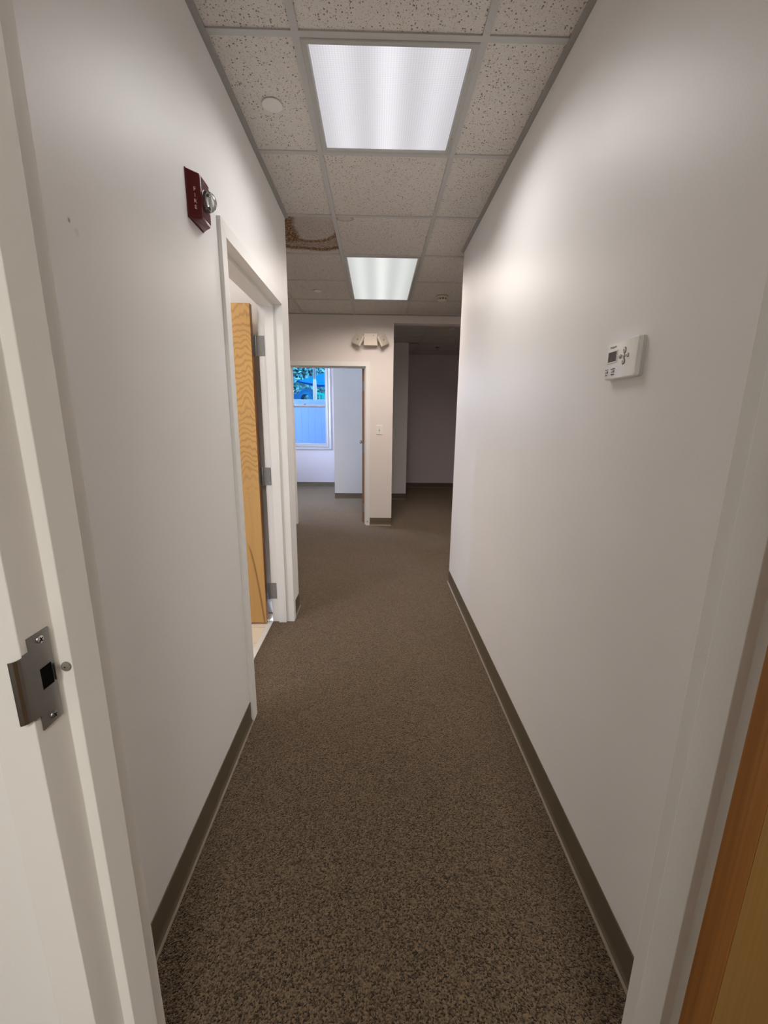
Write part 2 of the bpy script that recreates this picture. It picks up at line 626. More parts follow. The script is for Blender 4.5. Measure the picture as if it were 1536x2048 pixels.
def frame_matrix(origin, xdir, ydir):
    x, y = Vector(xdir).normalized(), Vector(ydir).normalized()
    mm = Matrix((x, y, x.cross(y))).transposed().to_4x4()
    mm.translation = origin
    return mm


# ------------------------------------------------------------------ the setting
XL, XR, HC, YF = -0.570, 0.633, 2.5625, 5.281      # hall walls, ceiling, lobby end wall
Y_DW0, Y_DW1 = 0.449, 0.572                         # the wall of the doorway the camera stands in
TOP = 2.66
S, GX, GY = 0.6096, -0.2675, 1.6277

# floors
struct(boxes('floor', [(-3.1, 2.7, -2.7, 0.51, -0.06, 0), (-0.702, 2.7, 0.51, 2.76, -0.06, 0), (-3.1, 2.7, 2.76, 8.5, -0.06, 0)], 'carpet'))
fb = struct(boxes('floor_bathroom', [(-2.4, -0.734, 0.572, 2.762, -0.06, -0.006)], 'grout'))
ty = 2.343 - 0.202 * 8
for j in range(10):
    y0 = ty + 0.202 * j
    for i in range(8):
        x1 = -0.736 - 0.202 * i
        a, b = max(y0 + .0025, .575), min(y0 + .1995, 2.76)
        if b - a > .01:
            boxes('floor_tile', [(x1 - .1975, x1, a, b, -0.006, 0.002)], 'bathtile', fb, 0.0012)
struct(boxes('trim_1', [(-0.735, -0.700, 1.716, 2.628, -0.02, 0.006)], 'marble', None, 0.002))  # stone threshold

# walls
struct(boxes('wall_left', [(-0.688, XL, Y_DW1, 1.70, 0, TOP), (-0.688, XL, 2.645, 2.88, 0, TOP), (-0.688, XL, 1.70, 2.645, 2.03, TOP)], 'wall_hall'))
struct(boxes('wall_right', [(XR, 0.751, Y_DW1, 3.36, 0, TOP), (0.751, 2.6, 3.24, 3.36, 0, TOP)], 'wall'))
struct(boxes('wall_near', [(-2.3, -0.420, Y_DW0, Y_DW1, 0, TOP), (0.516, 2.3, Y_DW0, Y_DW1, 0, TOP), (-0.420, 0.516, Y_DW0, Y_DW1, 2.045, TOP)], 'wall'))
struct(boxes('wall_bathroom', [(-2.5, -0.688, 2.762, 2.88, 0, TOP), (-2.5, -2.4, 0.572, 2.762, 0, TOP)], 'wall'))
struct(boxes('wall_lobby_left', [(-2.62, -2.5, 2.88, YF, 0, TOP)], 'wall'))
struct(boxes('wall_lobby_right', [(2.6, 2.72, 3.24, YF, 0, TOP)], 'wall'))
struct(boxes('wall_far', [(-3.1, -1.060, YF, 5.405, 0, TOP), (-0.124, 0.2, YF, 5.405, 0, TOP), (-1.060, -0.124, YF, 5.405, 2.005, TOP),
                          (0.2, 1.9, YF, 5.405, 2.478, TOP), (1.9, 2.72, YF, 5.405, 0, TOP)], 'wall_lobby'))
struct(boxes('wall_partition', [(0.08, 0.2, 5.405, 7.1, 0, TOP)], 'wall'))
struct(boxes('wall_chase', [(-0.715, 0.515, 7.1, 8.36, 0, TOP)], 'wall'))
WX0, WX1, WZ0, WZ1 = -1.855, -0.975, 0.835, 2.42   # far office window opening
struct(boxes('wall_window', [(-3.1, WX0, 8.36, 8.50, 0, TOP), (WX1, 2.72, 8.36, 8.50, 0, TOP), (WX0, WX1, 8.36, 8.50, 0, WZ0), (WX0, WX1, 8.36, 8.50, WZ1, TOP)], 'wall_office'))
SY0, SY1 = 6.1, 7.9                                # side window of the office, out of view
struct(boxes('wall_office_left', [(-3.1, -3.0, 5.405, SY0, 0, TOP), (-3.1, -3.0, SY1, 8.36, 0, TOP), (-3.1, -3.0, SY0, SY1, 0, WZ0), (-3.1, -3.0, SY0, SY1, WZ1, TOP)], 'wall'))
struct(boxes('wall_dark_room', [(2.6, 2.72, 5.405, 8.36, 0, TOP)], 'wall'))
struct(boxes('wall_camera_room', [(-2.3, -2.2, -2.7, Y_DW0, 0, TOP), (2.2, 2.3, -2.7, Y_DW0, 0, TOP), (-2.2, 2.2, -2.7, -2.6, 0, TOP)], 'wall'))

# ceilings: a plenum deck, with the lay-in grid hung from it
struct(boxes('ceiling_plenum', [(-3.2, 2.8, -2.8, 8.6, TOP, TOP + 0.06)], 'deck'))
struct(boxes('ceiling_camera_room', [(-2.2, 2.2, -2.6, Y_DW0, HC, HC + 0.02)], 'deck'))
struct(boxes('ceiling_office', [(-3.0, 0.08, 5.405, 7.1, HC, HC + 0.02), (-3.0, -0.715, 7.1, 8.36, HC, HC + 0.02)], 'deck'))
struct(boxes('ceiling_bathroom', [(-2.4, -0.688, 0.572, 2.762, HC, HC + 0.02)], 'wall'))

ceil = empty('ceiling', (0, 0, HC))
struct(ceil)
BW = 0.012
TZ0, TZ1 = HC + 0.005, HC + 0.02


def col(i):
    return GX + S * i


def row(k):
    return GY + S * k


def lay_tile(par, x0, x1, y0, y1, mat='tile'):
    if x1 - x0 < .01 or y1 - y0 < .01:
        return None
    g = .003
    return boxes('ceiling_tile', [(x0 + g, x1 - g, y0 + g, y1 - g, TZ0, TZ1)], mat, par)


for k in range(-2, 3):                              # the hall
    for i in range(-1, 2):
        if k == 0 and i == 0:
            continue                                # light fixture
        x0, x1 = max(col(i), XL), min(col(i + 1), XR)
        y0, y1 = max(row(k), Y_DW1), row(k + 1)
        if k == 2 and i != 0:                       # row across the wall ends: notched tiles, laid below
            continue
        lay_tile(ceil, x0, x1, y0, y1, 'tile_spot' if (k, i) == (2, 0) else 'tile')
bm = bmesh.new()                                    # stained tile notched round the wall end
prism(bm, [(-0.874, 2.884), (-0.567, 2.884), (-0.567, 2.850), (-0.2705, 2.850), (-0.2705, 3.4535), (-0.874, 3.4535)], 'z', TZ0 + .002, TZ1)
finish('ceiling_tile', bm, 'tile_stain', ceil)['label'] = 'water stained tile with brown rings'
bm = bmesh.new()                                    # its opposite number at the right wall end
prism(bm, [(0.345, 2.850), (0.630, 2.850), (0.630, 3.363), (0.9486, 3.363), (0.9486, 3.4535), (0.345, 3.4535)], 'z', TZ0, TZ1)
finish('ceiling_tile', bm, 'tile', ceil)
for k in range(2, 6):                               # the lobby
    for i in range(-4, 5):
        x0, x1 = max(col(i), -2.5), min(col(i + 1), 2.6)
        y0, y1 = row(k), min(row(k + 1), YF)
        if k == 2 and i in (-1, 0, 1):
            continue
        if i == 0 and k in (3, 4):
            continue                                # light fixture, two modules long
        if k == 2 and i < -1:
            y0 = 2.88
        if k == 2 and i >= 1:
            y0 = 3.36
        lay_tile(ceil, x0, x1, y0, y1)


def bar(par, x0, x1, y0, y1):
    return boxes('grid_bar', [(x0, x1, y0, y1, HC, HC + 0.012)], 'grid', par)


for i in (0, 1):                                    # main runners of the hall go on through the lobby
    bar(ceil, col(i) - BW, col(i) + BW, Y_DW1, YF)
for i in (-3, -2, -1, 2, 3, 4):
    bar(ceil, col(i) - BW, col(i) + BW, 2.88 if i < 0 else 3.36, YF)
for k in range(-1, 6):
    y = row(k)
    for i in range(-4, 5):
        lobby = k >= 3
        x0, x1 = col(i) + BW, col(i + 1) - BW
        if not lobby:
            if i not in (-1, 0, 1):
                continue
            x0, x1 = max(x0, XL), min(x1, XR)
        else:
            x0, x1 = max(x0, -2.5), min(x1, 2.6)
            if k == 4 and i == 0:
                continue
        bar(ceil, x0, x1, y - BW, y + BW)
# wall angle along the hall and lobby
AW = 0.022
boxes('wall_angle', [(XL, XL + AW, Y_DW1, 2.88, HC - .002, HC + .016), (XL, XL + .0015, Y_DW1, 2.88, HC - .003, HC + .02)], 'angle', ceil)
boxes('wall_angle', [(XR - AW, XR, Y_DW1, 3.36, HC - .002, HC + .016)], 'angle', ceil)
boxes('wall_angle', [(-2.5, 2.6, YF - .018, YF, HC - .002, HC + .016)], 'angle', ceil)
boxes('wall_angle', [(-2.5, XL, 2.88, 2.88 + AW, HC - .002, HC + .016)], 'angle', ceil)
boxes('wall_angle', [(XR, 2.6, 3.36, 3.36 + AW, HC - .002, HC + .016)], 'angle', ceil)

ceil2 = empty('ceiling_dark_room', (1.4, 6.9, HC))
struct(ceil2)
for k in range(4):
    for i in range(4):
        x0, x1 = 0.0755 + S * i, 0.0755 + S * (i + 1)
        y0, y1 = 5.98 + S * k, 5.98 + S * (k + 1)
        lay_tile(ceil2, max(x0, 0.515 if k >= 2 else .2), min(x1, 2.6), y0, min(y1, 7.10 if (k == 1 and x0 < .5) else 8.36))
for i in range(4):
    lay_tile(ceil2, max(0.0755 + S * i, .2), min(0.0755 + S * (i + 1), 2.6), 5.405, 5.98)
for i in range(1, 4):
    bar(ceil2, 0.0755 + S * i - BW, 0.0755 + S * i + BW, 5.405, 8.36)
for k in range(4):
    for i in range(4):
        x0, x1 = 0.0755 + S * i + BW, 0.0755 + S * (i + 1) - BW
        bar(ceil2, max(x0, 0.515 if k >= 2 else .2), min(x1, 2.6), 5.98 + S * k - BW, 5.98 + S * k + BW)


# cove base
def cove(name, p0, p1, nrm, label=None):
    """vinyl cove base from p0 to p1 on a wall whose normal is nrm"""
    p0, p1, nrm = Vector((*p0, 0)), Vector((*p1, 0)), Vector((*nrm, 0))
    bm = bmesh.new()
    prof = [(0, 0), (0.013, 0), (0.013, 0.002), (0.0075, 0.006), (0.0045, 0.013), (0.0032, 0.022), (0.0032, 0.098), (0.0022, 0.1015), (0, 0.1015)]
    A = [bm.verts.new(p0 + nrm * a + Vector((0, 0, b))) for a, b in prof]
    B = [bm.verts.new(p1 + nrm * a + Vector((0, 0, b))) for a, b in prof]
    n = len(prof)
    for i in range(n):
        bm.faces.new((A[i], A[(i + 1) % n], B[(i + 1) % n], B[i]))
    bm.faces.new(A[::-1])
    bm.faces.new(B)
    o = struct(finish(name, bm, 'cove'))
    bm = bmesh.new()
    toe = [(0.0125, 0.0005), (0.0145, 0.0005), (0.0145, 0.0022), (0.0095, 0.0072), (0.0085, 0.0065)]
    A = [bm.verts.new(p0 + nrm * a + Vector((0, 0, b))) for a, b in toe]
    B = [bm.verts.new(p1 + nrm * a + Vector((0, 0, b))) for a, b in toe]
    n = len(toe)
    for i in range(n):
        bm.faces.new((A[i], A[(i + 1) % n], B[(i + 1) % n], B[i]))
    bm.faces.new(A[::-1])
    bm.faces.new(B)
    finish('base_toe', bm, 'coveedge', o)
    return o


cove('baseboard_left', (XL, 0.60), (XL, 1.662), (1, 0))
cove('baseboard_left_end', (XL, 2.682), (XL, 2.88), (1, 0))
cove('baseboard_right', (XR, 0.60), (XR, 3.325), (-1, 0))
cove('baseboard_right_end', (XR, 3.331), (XR, 3.363), (-1, 0))
cove('baseboard_lobby_left', (-2.5, 2.88), (XL, 2.88), (0, 1))
cove('baseboard_far', (-0.082, YF), (0.2, YF), (0, -1))
cove('baseboard_far_left', (-2.5, YF), (-1.104, YF), (0, -1))
cove('baseboard_window', (-3.0, 8.36), (-0.715, 8.36), (0, -1))
cove('baseboard_chase', (-0.715, 7.1), (0.08, 7.1), (0, -1))
cove('baseboard_chase_right', (0.2, 7.1), (0.515, 7.1), (0, -1))
cove('baseboard_dark_room', (0.515, 8.36), (2.6, 8.36), (0, -1))


# ------------------------------------------------------------------ hollow metal door frames
def frame_profile(o, s):
    """section of one jamb: o = opening edge, s = +1 when the opening lies towards +, room face at 0, depth 0.147.
    returns (across, depth) pairs"""
    J, ST = 0.051, 0.016
    return [(o - s * J, 0.012), (o - s * J, 0.0), (o, 0.0), (o, 0.051), (o + s * ST, 0.051), (o + s * ST, 0.102), (o, 0.102),
            (o, 0.147), (o - s * J, 0.147), (o - s * J, 0.135)]


def metal_frame(name, lo, hi, top, place):
    """place(across, depth, z) -> world point"""
    bm = bmesh.new()
    for o, s in ((lo, 1), (hi, -1)):
        pr = frame_profile(o, s)
        A = [bm.verts.new(place(a, d, 0.0)) for a, d in pr]
        # mitred at the head
        B = [bm.verts.new(place(a, d, top + (o - a) * s)) for a, d in pr]
        n = len(pr)
        for i in range(n):
            bm.faces.new((A[i], A[(i + 1) % n], B[(i + 1) % n], B[i]))
        bm.faces.new(A[::-1])
        bm.faces.new(B)
    # head: the same section turned, mitred to the jambs
    pr = frame_profile(0.0, -1)          # across = height above the opening
    A = [bm.verts.new(place(lo - a, d, top + a)) for a, d in pr]
    B = [bm.verts.new(place(hi + a, d, top + a)) for a, d in pr]
    n = len(pr)
    for i in range(n):
        bm.faces.new((A[i], A[(i + 1) % n], B[(i + 1) % n], B[i]))
    bm.faces.new(A[::-1])
    bm.faces.new(B)
    return finish(name, bm, 'frame', None, 0.0011)


# --- doorway the camera stands in (door_1)
d1 = struct(metal_frame('door_1', -0.409, 0.505, 2.035, lambda a, d, z: (a, 0.437 + d, z)))
# strike plate with a curved lip, on the left rabbet
PX = -0.4085
bm = bmesh.new()
T = 0.0016
out = [(0.446, 1.1125), (0.478, 1.1125), (0.478, 0.989), (0.446, 0.989), (0.446, 1.010), (0.4372, 1.010), (0.4372, 1.0965), (0.446, 1.0965)]
HY0, HY1, HZ0, HZ1 = 0.4555, 0.4735, 1.0385, 1.067
for b in ((0.446, 0.478, HZ1, 1.1125), (0.446, 0.478, 0.989, HZ0), (0.446, HY0, HZ0, HZ1), (HY1, 0.478, HZ0, HZ1), (0.4372, 0.446, 1.010, 1.0965)):
    bx(bm, PX, PX + T, b[0], b[1], b[2], b[3])
lip = [(0.4372, 0.0), (0.4335, -0.0004), (0.4300, -0.0016), (0.4270, -0.0038), (0.4252, -0.0065)]
V = [[bm.verts.new((PX + dx + o_, yy, zz)) for (yy, dx) in lip for o_ in (0, T)] for zz in (1.010 + 0.002, 1.0945)]
for i in range(len(lip) - 1):
    for o_ in (0, 1):
        bm.faces.new((V[0][2 * i + o_], V[0][2 * i + 2 + o_], V[1][2 * i + 2 + o_], V[1][2 * i + o_]))
for r_ in V:
    for i in range(len(lip) - 1):
        bm.faces.new((r_[2 * i], r_[2 * i + 1], r_[2 * i + 3], r_[2 * i + 2]))
bm.faces.new((V[0][-2], V[0][-1], V[1][-1], V[1][-2]))
sp = finish('strike_plate', bm, 'steel', d1)
sp['label'] = 'brushed steel strike plate'
boxes('latch_hole', [(PX - .002, PX + .0009, HY0 - .001, HY1 + .001, HZ0 - .001, HZ1 + .001)], 'black', sp)
boxes('latch_stop', [(PX, PX + .004, HY1 + .0008, HY1 + .0022, HZ0 + .002, HZ1 - .004)], 'steel', sp)
for z in (1.1035, 0.9985):
    turned('screw', [(0, .0024), (.0028, .0023), (.0046, .0014), (.0050, 0)], (PX + T, 0.463, z), (1, 0, 0), 'chrome' if z > 1.05 else 'steel', sp, 16)
    bm = bmesh.new()
    for a in (0.5, 0.5 + PI / 2):
        c, s = math.cos(a), math.sin(a)
        L, w = .0030, .0006
        pts = [(0.463 + c * L - s * w, z + s * L + c * w), (0.463 - c * L - s * w, z - s * L + c * w), (0.463 - c * L + s * w, z - s * L - c * w), (0.463 + c * L + s * w, z + s * L - c * w)]
        prism(bm, pts, 'x', PX + T + .0019, PX + T + .0026)
    finish('screw_slot', bm, 'black', sp)
sl = turned('silencer', [(0, .0035), (.0045, .0035), (.0060, .0026), (.0064, .0008), (.0060, -.001)], (-0.4005, 0.488, 1.051), (0, -1, 0), 'rubber', d1, 20)
sl['label'] = 'grey rubber door silencer'
turned('pin_hole', [(0, .0038), (.0009, .0038), (.0009, .003)], (-0.4005, 0.488, 1.051), (0, -1, 0), 'black', sl, 10)
# leaf standing open at a right angle beside the camera
lf = boxes('door_leaf', [(0.4625, 0.5065, -0.480, 0.391, 0.012, 2.028)], 'birch2', d1, 0.001)
lf['label'] = 'light brown wooden door leaf'
boxes('hinge_stile', [(0.4625, 0.5065, 0.391, 0.434, 0.012, 2.028)], 'stile', lf, 0.001)['label'] = 'darker reddish straight-grained edge strip'
kn = turned('door_knob', [(0, .062), (.018, .060), (.027, .048), (.024, .036), (.012, .028), (.012, .008), (.032, .006), (.033, 0)], (0.4625, -0.42, 0.99), (-1, 0, 0), 'steel', lf)
boxes('paint_fleck', [(0.5043, 0.5050, 0.5595, 0.5622, 1.0215, 1.0245)], 'white', d1)

# --- washroom doorway in the left wall (door_2)
d2 = struct(metal_frame('door_2', 1.715, 2.629, 2.012, lambda a, d, z: (-0.556 - d, a, z)))
lf = boxes('door_leaf', [(-1.625, -0.733, 2.582, 2.624, 0.014, 2.006)], 'birch', d2, 0.001)
lf['label'] = 'golden birch door leaf with swirling grain'
boxes('leaf_edge', [(-0.7335, -0.7315, 2.583, 2.623, 0.015, 2.005)], 'dooredge', lf)['label'] = 'dark brown leaf edge'
turned('door_knob', [(0, .062), (.018, .060), (.027, .048), (.024, .036), (.012, .028), (.012, .008), (.032, .006), (.033, 0)], (-1.56, 2.582, 0.99), (0, -1, 0), 'steel', lf)
for z in (1.783, 1.004, 0.225):
    hh = turned('hinge', [(0, -.059), (.004, -.059), (.0065, -.055), (.0065, .055), (.004, .059), (0, .059)], (-0.7195, 2.6225, z), (0, 0, 1), 'hinge', d2, 12)
    jl = boxes('jamb_leaf', [(-0.716, -0.668, 2.6265, 2.6292, z - .0565, z + .0565)], 'hinge', hh, 0.0006)
    boxes('edge_leaf', [(-0.7313, -0.7293, 2.592, 2.6215, z - .0565, z + .0565)], 'hinge', hh)
    bm = bmesh.new()
    for sx, sz in ((-.690, .040), (-.679, .013), (-.690, -.013), (-.679, -.040)):
        lathe(bm, [(0, .0006), (.0028, .0006), (.0030, 0)], (sx, 2.6265, z + sz), (0, -1, 0), 8)
    finish('hinge_screws', bm, 'steel', hh)['kind'] = 'stuff'

# --- far office doorway (door_3)
d3 = struct(metal_frame('door_3', -1.049, -0.135, 1.985, lambda a, d, z: (a, 5.271 + d, z)))
lf = boxes('door_leaf', [(-0.185, -0.141, 5.430, 6.320, 0.014, 1.976)], 'birch', d3, 0.001)
lf['label'] = 'birch door leaf seen edge on'
boxes('leaf_edge', [(-0.1845, -0.1415, 5.4285, 5.4305, 0.015, 1.975)], 'dooredge', lf)['label'] = 'reddish brown leaf edge'
turned('door_knob', [(0, .066), (.018, .064), (.027, .050), (.024, .038), (.012, .030), (.012, .008), (.032, .006), (.033, 0)], (-0.185, 6.255, 1.027), (-1, 0, 0), 'steel', lf)
for z in (1.765, 0.996, 0.203):
    hh = turned('hinge', [(0, -.059), (.004, -.059), (.0065, -.055), (.0065, .055), (.004, .059), (0, .059)], (-0.1365, 5.4255, z), (0, 0, 1), 'hinge', d3, 12)
    boxes('edge_leaf', [(-0.178, -0.142, 5.4265, 5.4283, z - .0565, z + .0565)], 'hinge', hh)
turned('floor_bumper', [(0, .012), (.006, .011), (.007, 0)], (-0.112, 5.270, 0.055), (0, -1, 0), 'hinge', d3, 12)

# ------------------------------------------------------------------ window of the far office
w1 = empty('window_1', (-1.415, 8.36, WZ0))
struct(w1)
X0, X1 = -1.847, -0.979
# jamb liner and casing
boxes('window_frame', [(WX0, X0 + .012, 8.362, 8.47, WZ0, WZ1), (X1 - .003, WX1, 8.362, 8.47, WZ0, WZ1), (X0 + .012, X1 - .003, 8.362, 8.47, 2.395, WZ1), (X0 + .012, X1 - .003, 8.362, 8.47, WZ0, 0.850)], 'vinyl', w1)
bm = bmesh.new()


def casing_ring(bm, x0, x1, z0, z1, prof):
    """prof: (outward offset, proud) pairs swept round the rectangle with mitred corners"""
    rings = []
    for sx, sz, cx, cz in ((-1, -1, x0, z0), (1, -1, x1, z0), (1, 1, x1, z1), (-1, 1, x0, z1)):
        rings.append([bm.verts.new((cx + sx * a, 8.36 - d, cz + sz * a)) for a, d in prof])
    n = len(prof)
    for i in range(4):
        A, B = rings[i], rings[(i + 1) % 4]
        for j in range(n):
            bm.faces.new((A[j], A[(j + 1) % n], B[(j + 1) % n], B[j]))


casing_ring(bm, -1.852, -0.977, 0.838, 2.417, [(0, 0), (0, .012), (.010, .016), (.028, .016), (.034, .010), (.050, .012), (.068, .021), (.084, .021), (.088, .016), (.088, 0)])
finish('window_casing', bm, 'vinyl', w1)
for nm, z0, z1, y in (('lower_sash', 0.850, 1.622, 8.395), ('upper_sash', 1.568, 2.395, 8.425)):
    s = .026
    top = 0.028 if nm == 'upper_sash' else 0.030
    low = 0.030 if nm == 'upper_sash' else 0.020
    sh = boxes(nm, [(X0 + .012, X0 + .012 + s, y, y + .028, z0, z1), (X1 - .003 - s, X1 - .003, y, y + .028, z0, z1),
                    (X0 + .012 + s, X1 - .003 - s, y, y + .028, z1 - top, z1), (X0 + .012 + s, X1 - .003 - s, y, y + .028, z0, z0 + low)], 'vinyl', w1, 0.002)
    boxes('pane', [(X0 + .012 + s, X1 - .003 - s, y + .012, y + .016, z0 + low, z1 - top)], 'glass', sh)
    if nm == 'lower_sash':
        boxes('weather_strip', [(X0 + .03, X1 - .02, y - .0015, y + .001, z1 - .016, z1 - .010)], 'gasket', sh)
        bm = bmesh.new()
        lathe(bm, [(0, .018), (.016, .017), (.020, .008), (.021, 0)], (-1.415, y + .010, z1), (0, 0, 1), 16)
        bx(bm, -1.418, -1.372, y + .004, y + .014, z1 + .006, z1 + .014)
        finish('sash_lock', bm, 'gasket', sh)
# the office's side window, never seen straight on
w2 = struct(boxes('window_2', [(-3.08, -3.01, SY0, SY0 + .05, WZ0, WZ1), (-3.08, -3.01, SY1 - .05, SY1, WZ0, WZ1), (-3.08, -3.01, SY0 + .05, SY1 - .05, WZ0, WZ0 + .05),
                               (-3.08, -3.01, SY0 + .05, SY1 - .05, WZ1 - .05, WZ1), (-3.08, -3.01, SY0 + .05, SY1 - .05, 1.60, 1.65)], 'vinyl'))
boxes('pane', [(-3.048, -3.044, SY0 + .05, SY1 - .05, WZ0 + .05, WZ1 - .05)], 'glass', w2)


# ------------------------------------------------------------------ ceiling lights
def troffer(x0, x1, y0, y1, lens, label, power, color, spread=154):
    t = thing('ceiling_light', ((x0 + x1) / 2, (y0 + y1) / 2, HC), label, 'light')
    e = BW
    a = 0.0235
    ax0, ax1, ay0, ay1 = x0 + e, x1 - e, y0 + e, y1 - e
    ix0, ix1, iy0, iy1 = ax0 + a, ax1 - a, ay0 + a, ay1 - a
    bm = bmesh.new()
    zt, zb, zi = HC + 0.010, HC - 0.004, HC + 0.003
    def ring(xa, xb, ya, yb, z):
        return [bm.verts.new(c) for c in ((xa, ya, z), (xb, ya, z), (xb, yb, z), (xa, yb, z))]
    R = [ring(ax0, ax1, ay0, ay1, zt), ring(ax0, ax1, ay0, ay1, zb + .002), ring(ax0 + .003, ax1 - .003, ay0 + .003, ay1 - .003, zb),
         ring(ix0 - .005, ix1 + .005, iy0 - .005, iy1 + .005, zb), ring(ix0, ix1, iy0, iy1, zi), ring(ix0, ix1, iy0, iy1, zt)]
    for A, B in zip(R, R[1:] + R[:1]):
        for i in range(4):
            bm.faces.new((A[i], A[(i + 1) % 4], B[(i + 1) % 4], B[i]))
    finish('lens_frame', bm, 'fixture', t)
    boxes('lens', [(ix0 - .001, ix1 + .001, iy0 - .001, iy1 + .001, HC + .004, HC + .007)], lens, t)
    boxes('housing', [(ax0, ax1, ay0, ay1, HC + .012, HC + .09)], 'fixture', t)
    for yy in (ay0 + .11, ay1 - .11):
        boxes('latch', [(ix1 + .010, ix1 + .014, yy - .009, yy + .009, zb - .003, zb + .001)], 'fixture', t, .0006)
    area_lamp('lamp', (0, 0, -.008), ix1 - ix0 - .02, iy1 - iy0 - .02, power, color, t, spread)
    return t


troffer(col(0), col(1), row(0), row(1), 'lens1', 'square two-foot ceiling light, the larger and nearer of the two lit panels in the hall', P_HALL, (1.0, 0.975, 0.95))
troffer(col(0), col(1), row(3), row(5), 'lens2', 'long two-by-four ceiling light beyond the stained tile, near the end wall', P_LOBBY, (1.0, 0.86, 0.77), 165)
area_lamp('bathroom_lamp', (-1.45, 1.7, HC - .02), 0.5, 0.9, P_BATH, (1.0, 0.90, 0.76))
area_lamp('camera_room_lamp', (0.15, -1.6, HC - .02), 0.56, 1.15, P_NEAR, (1.0, 0.95, 0.87))


# ------------------------------------------------------------------ things on the ceiling
def cover_plate(x, y, label, r=.0395):
    o = turned('sprinkler_cover', [(0, -.006), (r * .93, -.0058), (r, -.004), (r, -.001), (r * .72, 0), (r * .7, .006)], (x, y, HC + .003), (0, 0, 1), 'white', None, 32)
    return tag(o, label, 'sprinkler', )


cover_plate(-0.416, 1.942, 'round white sprinkler cover plate beside the near square ceiling light')
cover_plate(-0.576, 4.369, 'small white sprinkler cover left of the far long ceiling light')
cover_plate(1.013, 5.985, 'sprinkler cover just inside the unlit room ceiling')
sp2 = thing('ceiling_sprinkler', (1.031, 7.479, HC), 'small hanging sprinkler head deep inside the unlit room', 'sprinkler')
turned('escutcheon', [(0, -.012), (.022, -.010), (.034, -.002), (.035, .006)], (1.031, 7.479, HC), (0, 0, 1), 'steel', sp2)
turned('nozzle', [(0, -.055), (.014, -.054), (.015, -.050), (.004, -.048), (.006, -.010)], (1.031, 7.479, HC), (0, 0, 1), 'steel', sp2, 14)

sd = thing('smoke_detector', (0.649, 4.483, HC), 'round cream smoke detector on the ceiling right of the far long light', 'smoke detector')
SO = (0.649, 4.483, HC + .004)
turned('base_ring', [(0, -.002), (.058, -.004), (.060, -.010), (.060, -.018), (.052, -.022), (0, -.022)], SO, (0, 0, 1), 'almond', sd, 32)
turned('chamber_neck', [(.042, -.020), (.042, -.040)], SO, (0, 0, 1), 'ink', sd, 32)
turned('cap', [(0, -.056), (.028, -.055), (.046, -.046), (.050, -.038), (.044, -.037), (0, -.037)], SO, (0, 0, 1), 'almond', sd, 32)
bm = bmesh.new()
for i in range(10):
    a = 2 * PI * i / 10
    cx, cy = SO[0] + math.cos(a) * .0455, SO[1] + math.sin(a) * .0455
    bx(bm, cx - .005, cx + .005, cy - .005, cy + .005, SO[2] - .039, SO[2] - .020)
finish('vent_ribs', bm, 'almond', sd)['kind'] = 'stuff'

# ------------------------------------------------------------------ fire alarm strobe on the left wall
fa = thing('fire_alarm_strobe', (XL, 1.474, 2.020), 'dark red wall fire alarm with clear strobe lens above the washroom door corner', 'fire alarm')
Z0, Z1 = 1.956, 2.083
bm = bmesh.new()
prof = [(-.570, 1.419), (-.5635, 1.4195), (-.559, 1.4225), (-.5375, 1.4400), (-.5345, 1.4430), (-.534, 1.4460), (-.534, 1.5045), (-.5365, 1.5085), (-.560, 1.5265), (-.570, 1.529)]
rings = []
for z, k in ((Z0, 1.0), (Z0 + .003, 0.25), (Z0 + .010, 0.0), (Z1 - .010, 0.0), (Z1 - .003, 0.25), (Z1, 1.0)):
    rings.append([bm.verts.new((x if k == 0 else -.570 + (x + .570) * (1 - .32 * k), y, z)) for x, y in prof])
n = len(prof)
for A, B in zip(rings, rings[1:]):
    for i in range(n):
        bm.faces.new((A[i], A[(i + 1) % n], B[(i + 1) % n], B[i]))
bm.faces.new(rings[0][::-1])
bm.faces.new(rings[-1])
hs = finish('housing', bm, 'red', fa, 0, True)
boxes('back_plate', [(XL - .0005, XL + .003, 1.4175, 1.5305, Z0 - .002, Z1 + .002)], 'red', fa)
bm = bmesh.new()                                    # horn grille slats either side of the lens
for k in range(15):
    z = Z0 + .012 + k * .0072
    if z > 1.992 and z < 2.043:
        continue
    bx(bm, -.5345, -.5328, 1.4475, 1.5035, z, z + .0034)
finish('grille_slats', bm, 'red', fa)['kind'] = 'stuff'
boxes('grille_recess', [(-.5342, -.5336, 1.4468, 1.5042, Z0 + .010, 1.993)], 'redslot', fa)
boxes('grille_recess', [(-.5342, -.5336, 1.4468, 1.5042, 2.043, Z1 - .010)], 'redslot', fa)
LC = Vector((-.534, 1.472, 2.0180))
turned('lens_collar', [(.0305, 0), (.0305, .0025), (.0285, .0035), (.0285, 0)], LC, (1, 0, 0), 'red', fa, 28)
dome = turned('strobe_lens', [(.0285, .001), (.0285, .008), (.0265, .017), (.0205, .0255), (.012, .0310), (0, .0330)], LC, (1, 0, 0), 'dome', fa, 28)
dome['label'] = 'clear domed strobe lens'
turned('reflector', [(0, .002), (.012, .003), (.021, .007), (.0262, .012), (.0255, .0124), (.020, .009)], LC, (1, 0, 0), 'reflector', dome, 24)
boxes('flash_tube', [(LC.x + .010, LC.x + .016, LC.y - .003, LC.y + .003, LC.z - .017, LC.z + .017)], 'chrome', dome, .002)
for sg in (-1, 1):
    boxes('flash_mount', [(LC.x + .004, LC.x + .013, LC.y - .005, LC.y + .005, LC.z + sg * .018 - .003, LC.z + sg * .018 + .003)], 'ink', dome)
cd = Vector((-.5375 + .559, 1.4400 - 1.4225, 0)).normalized()      # along the slanted face, away from the wall
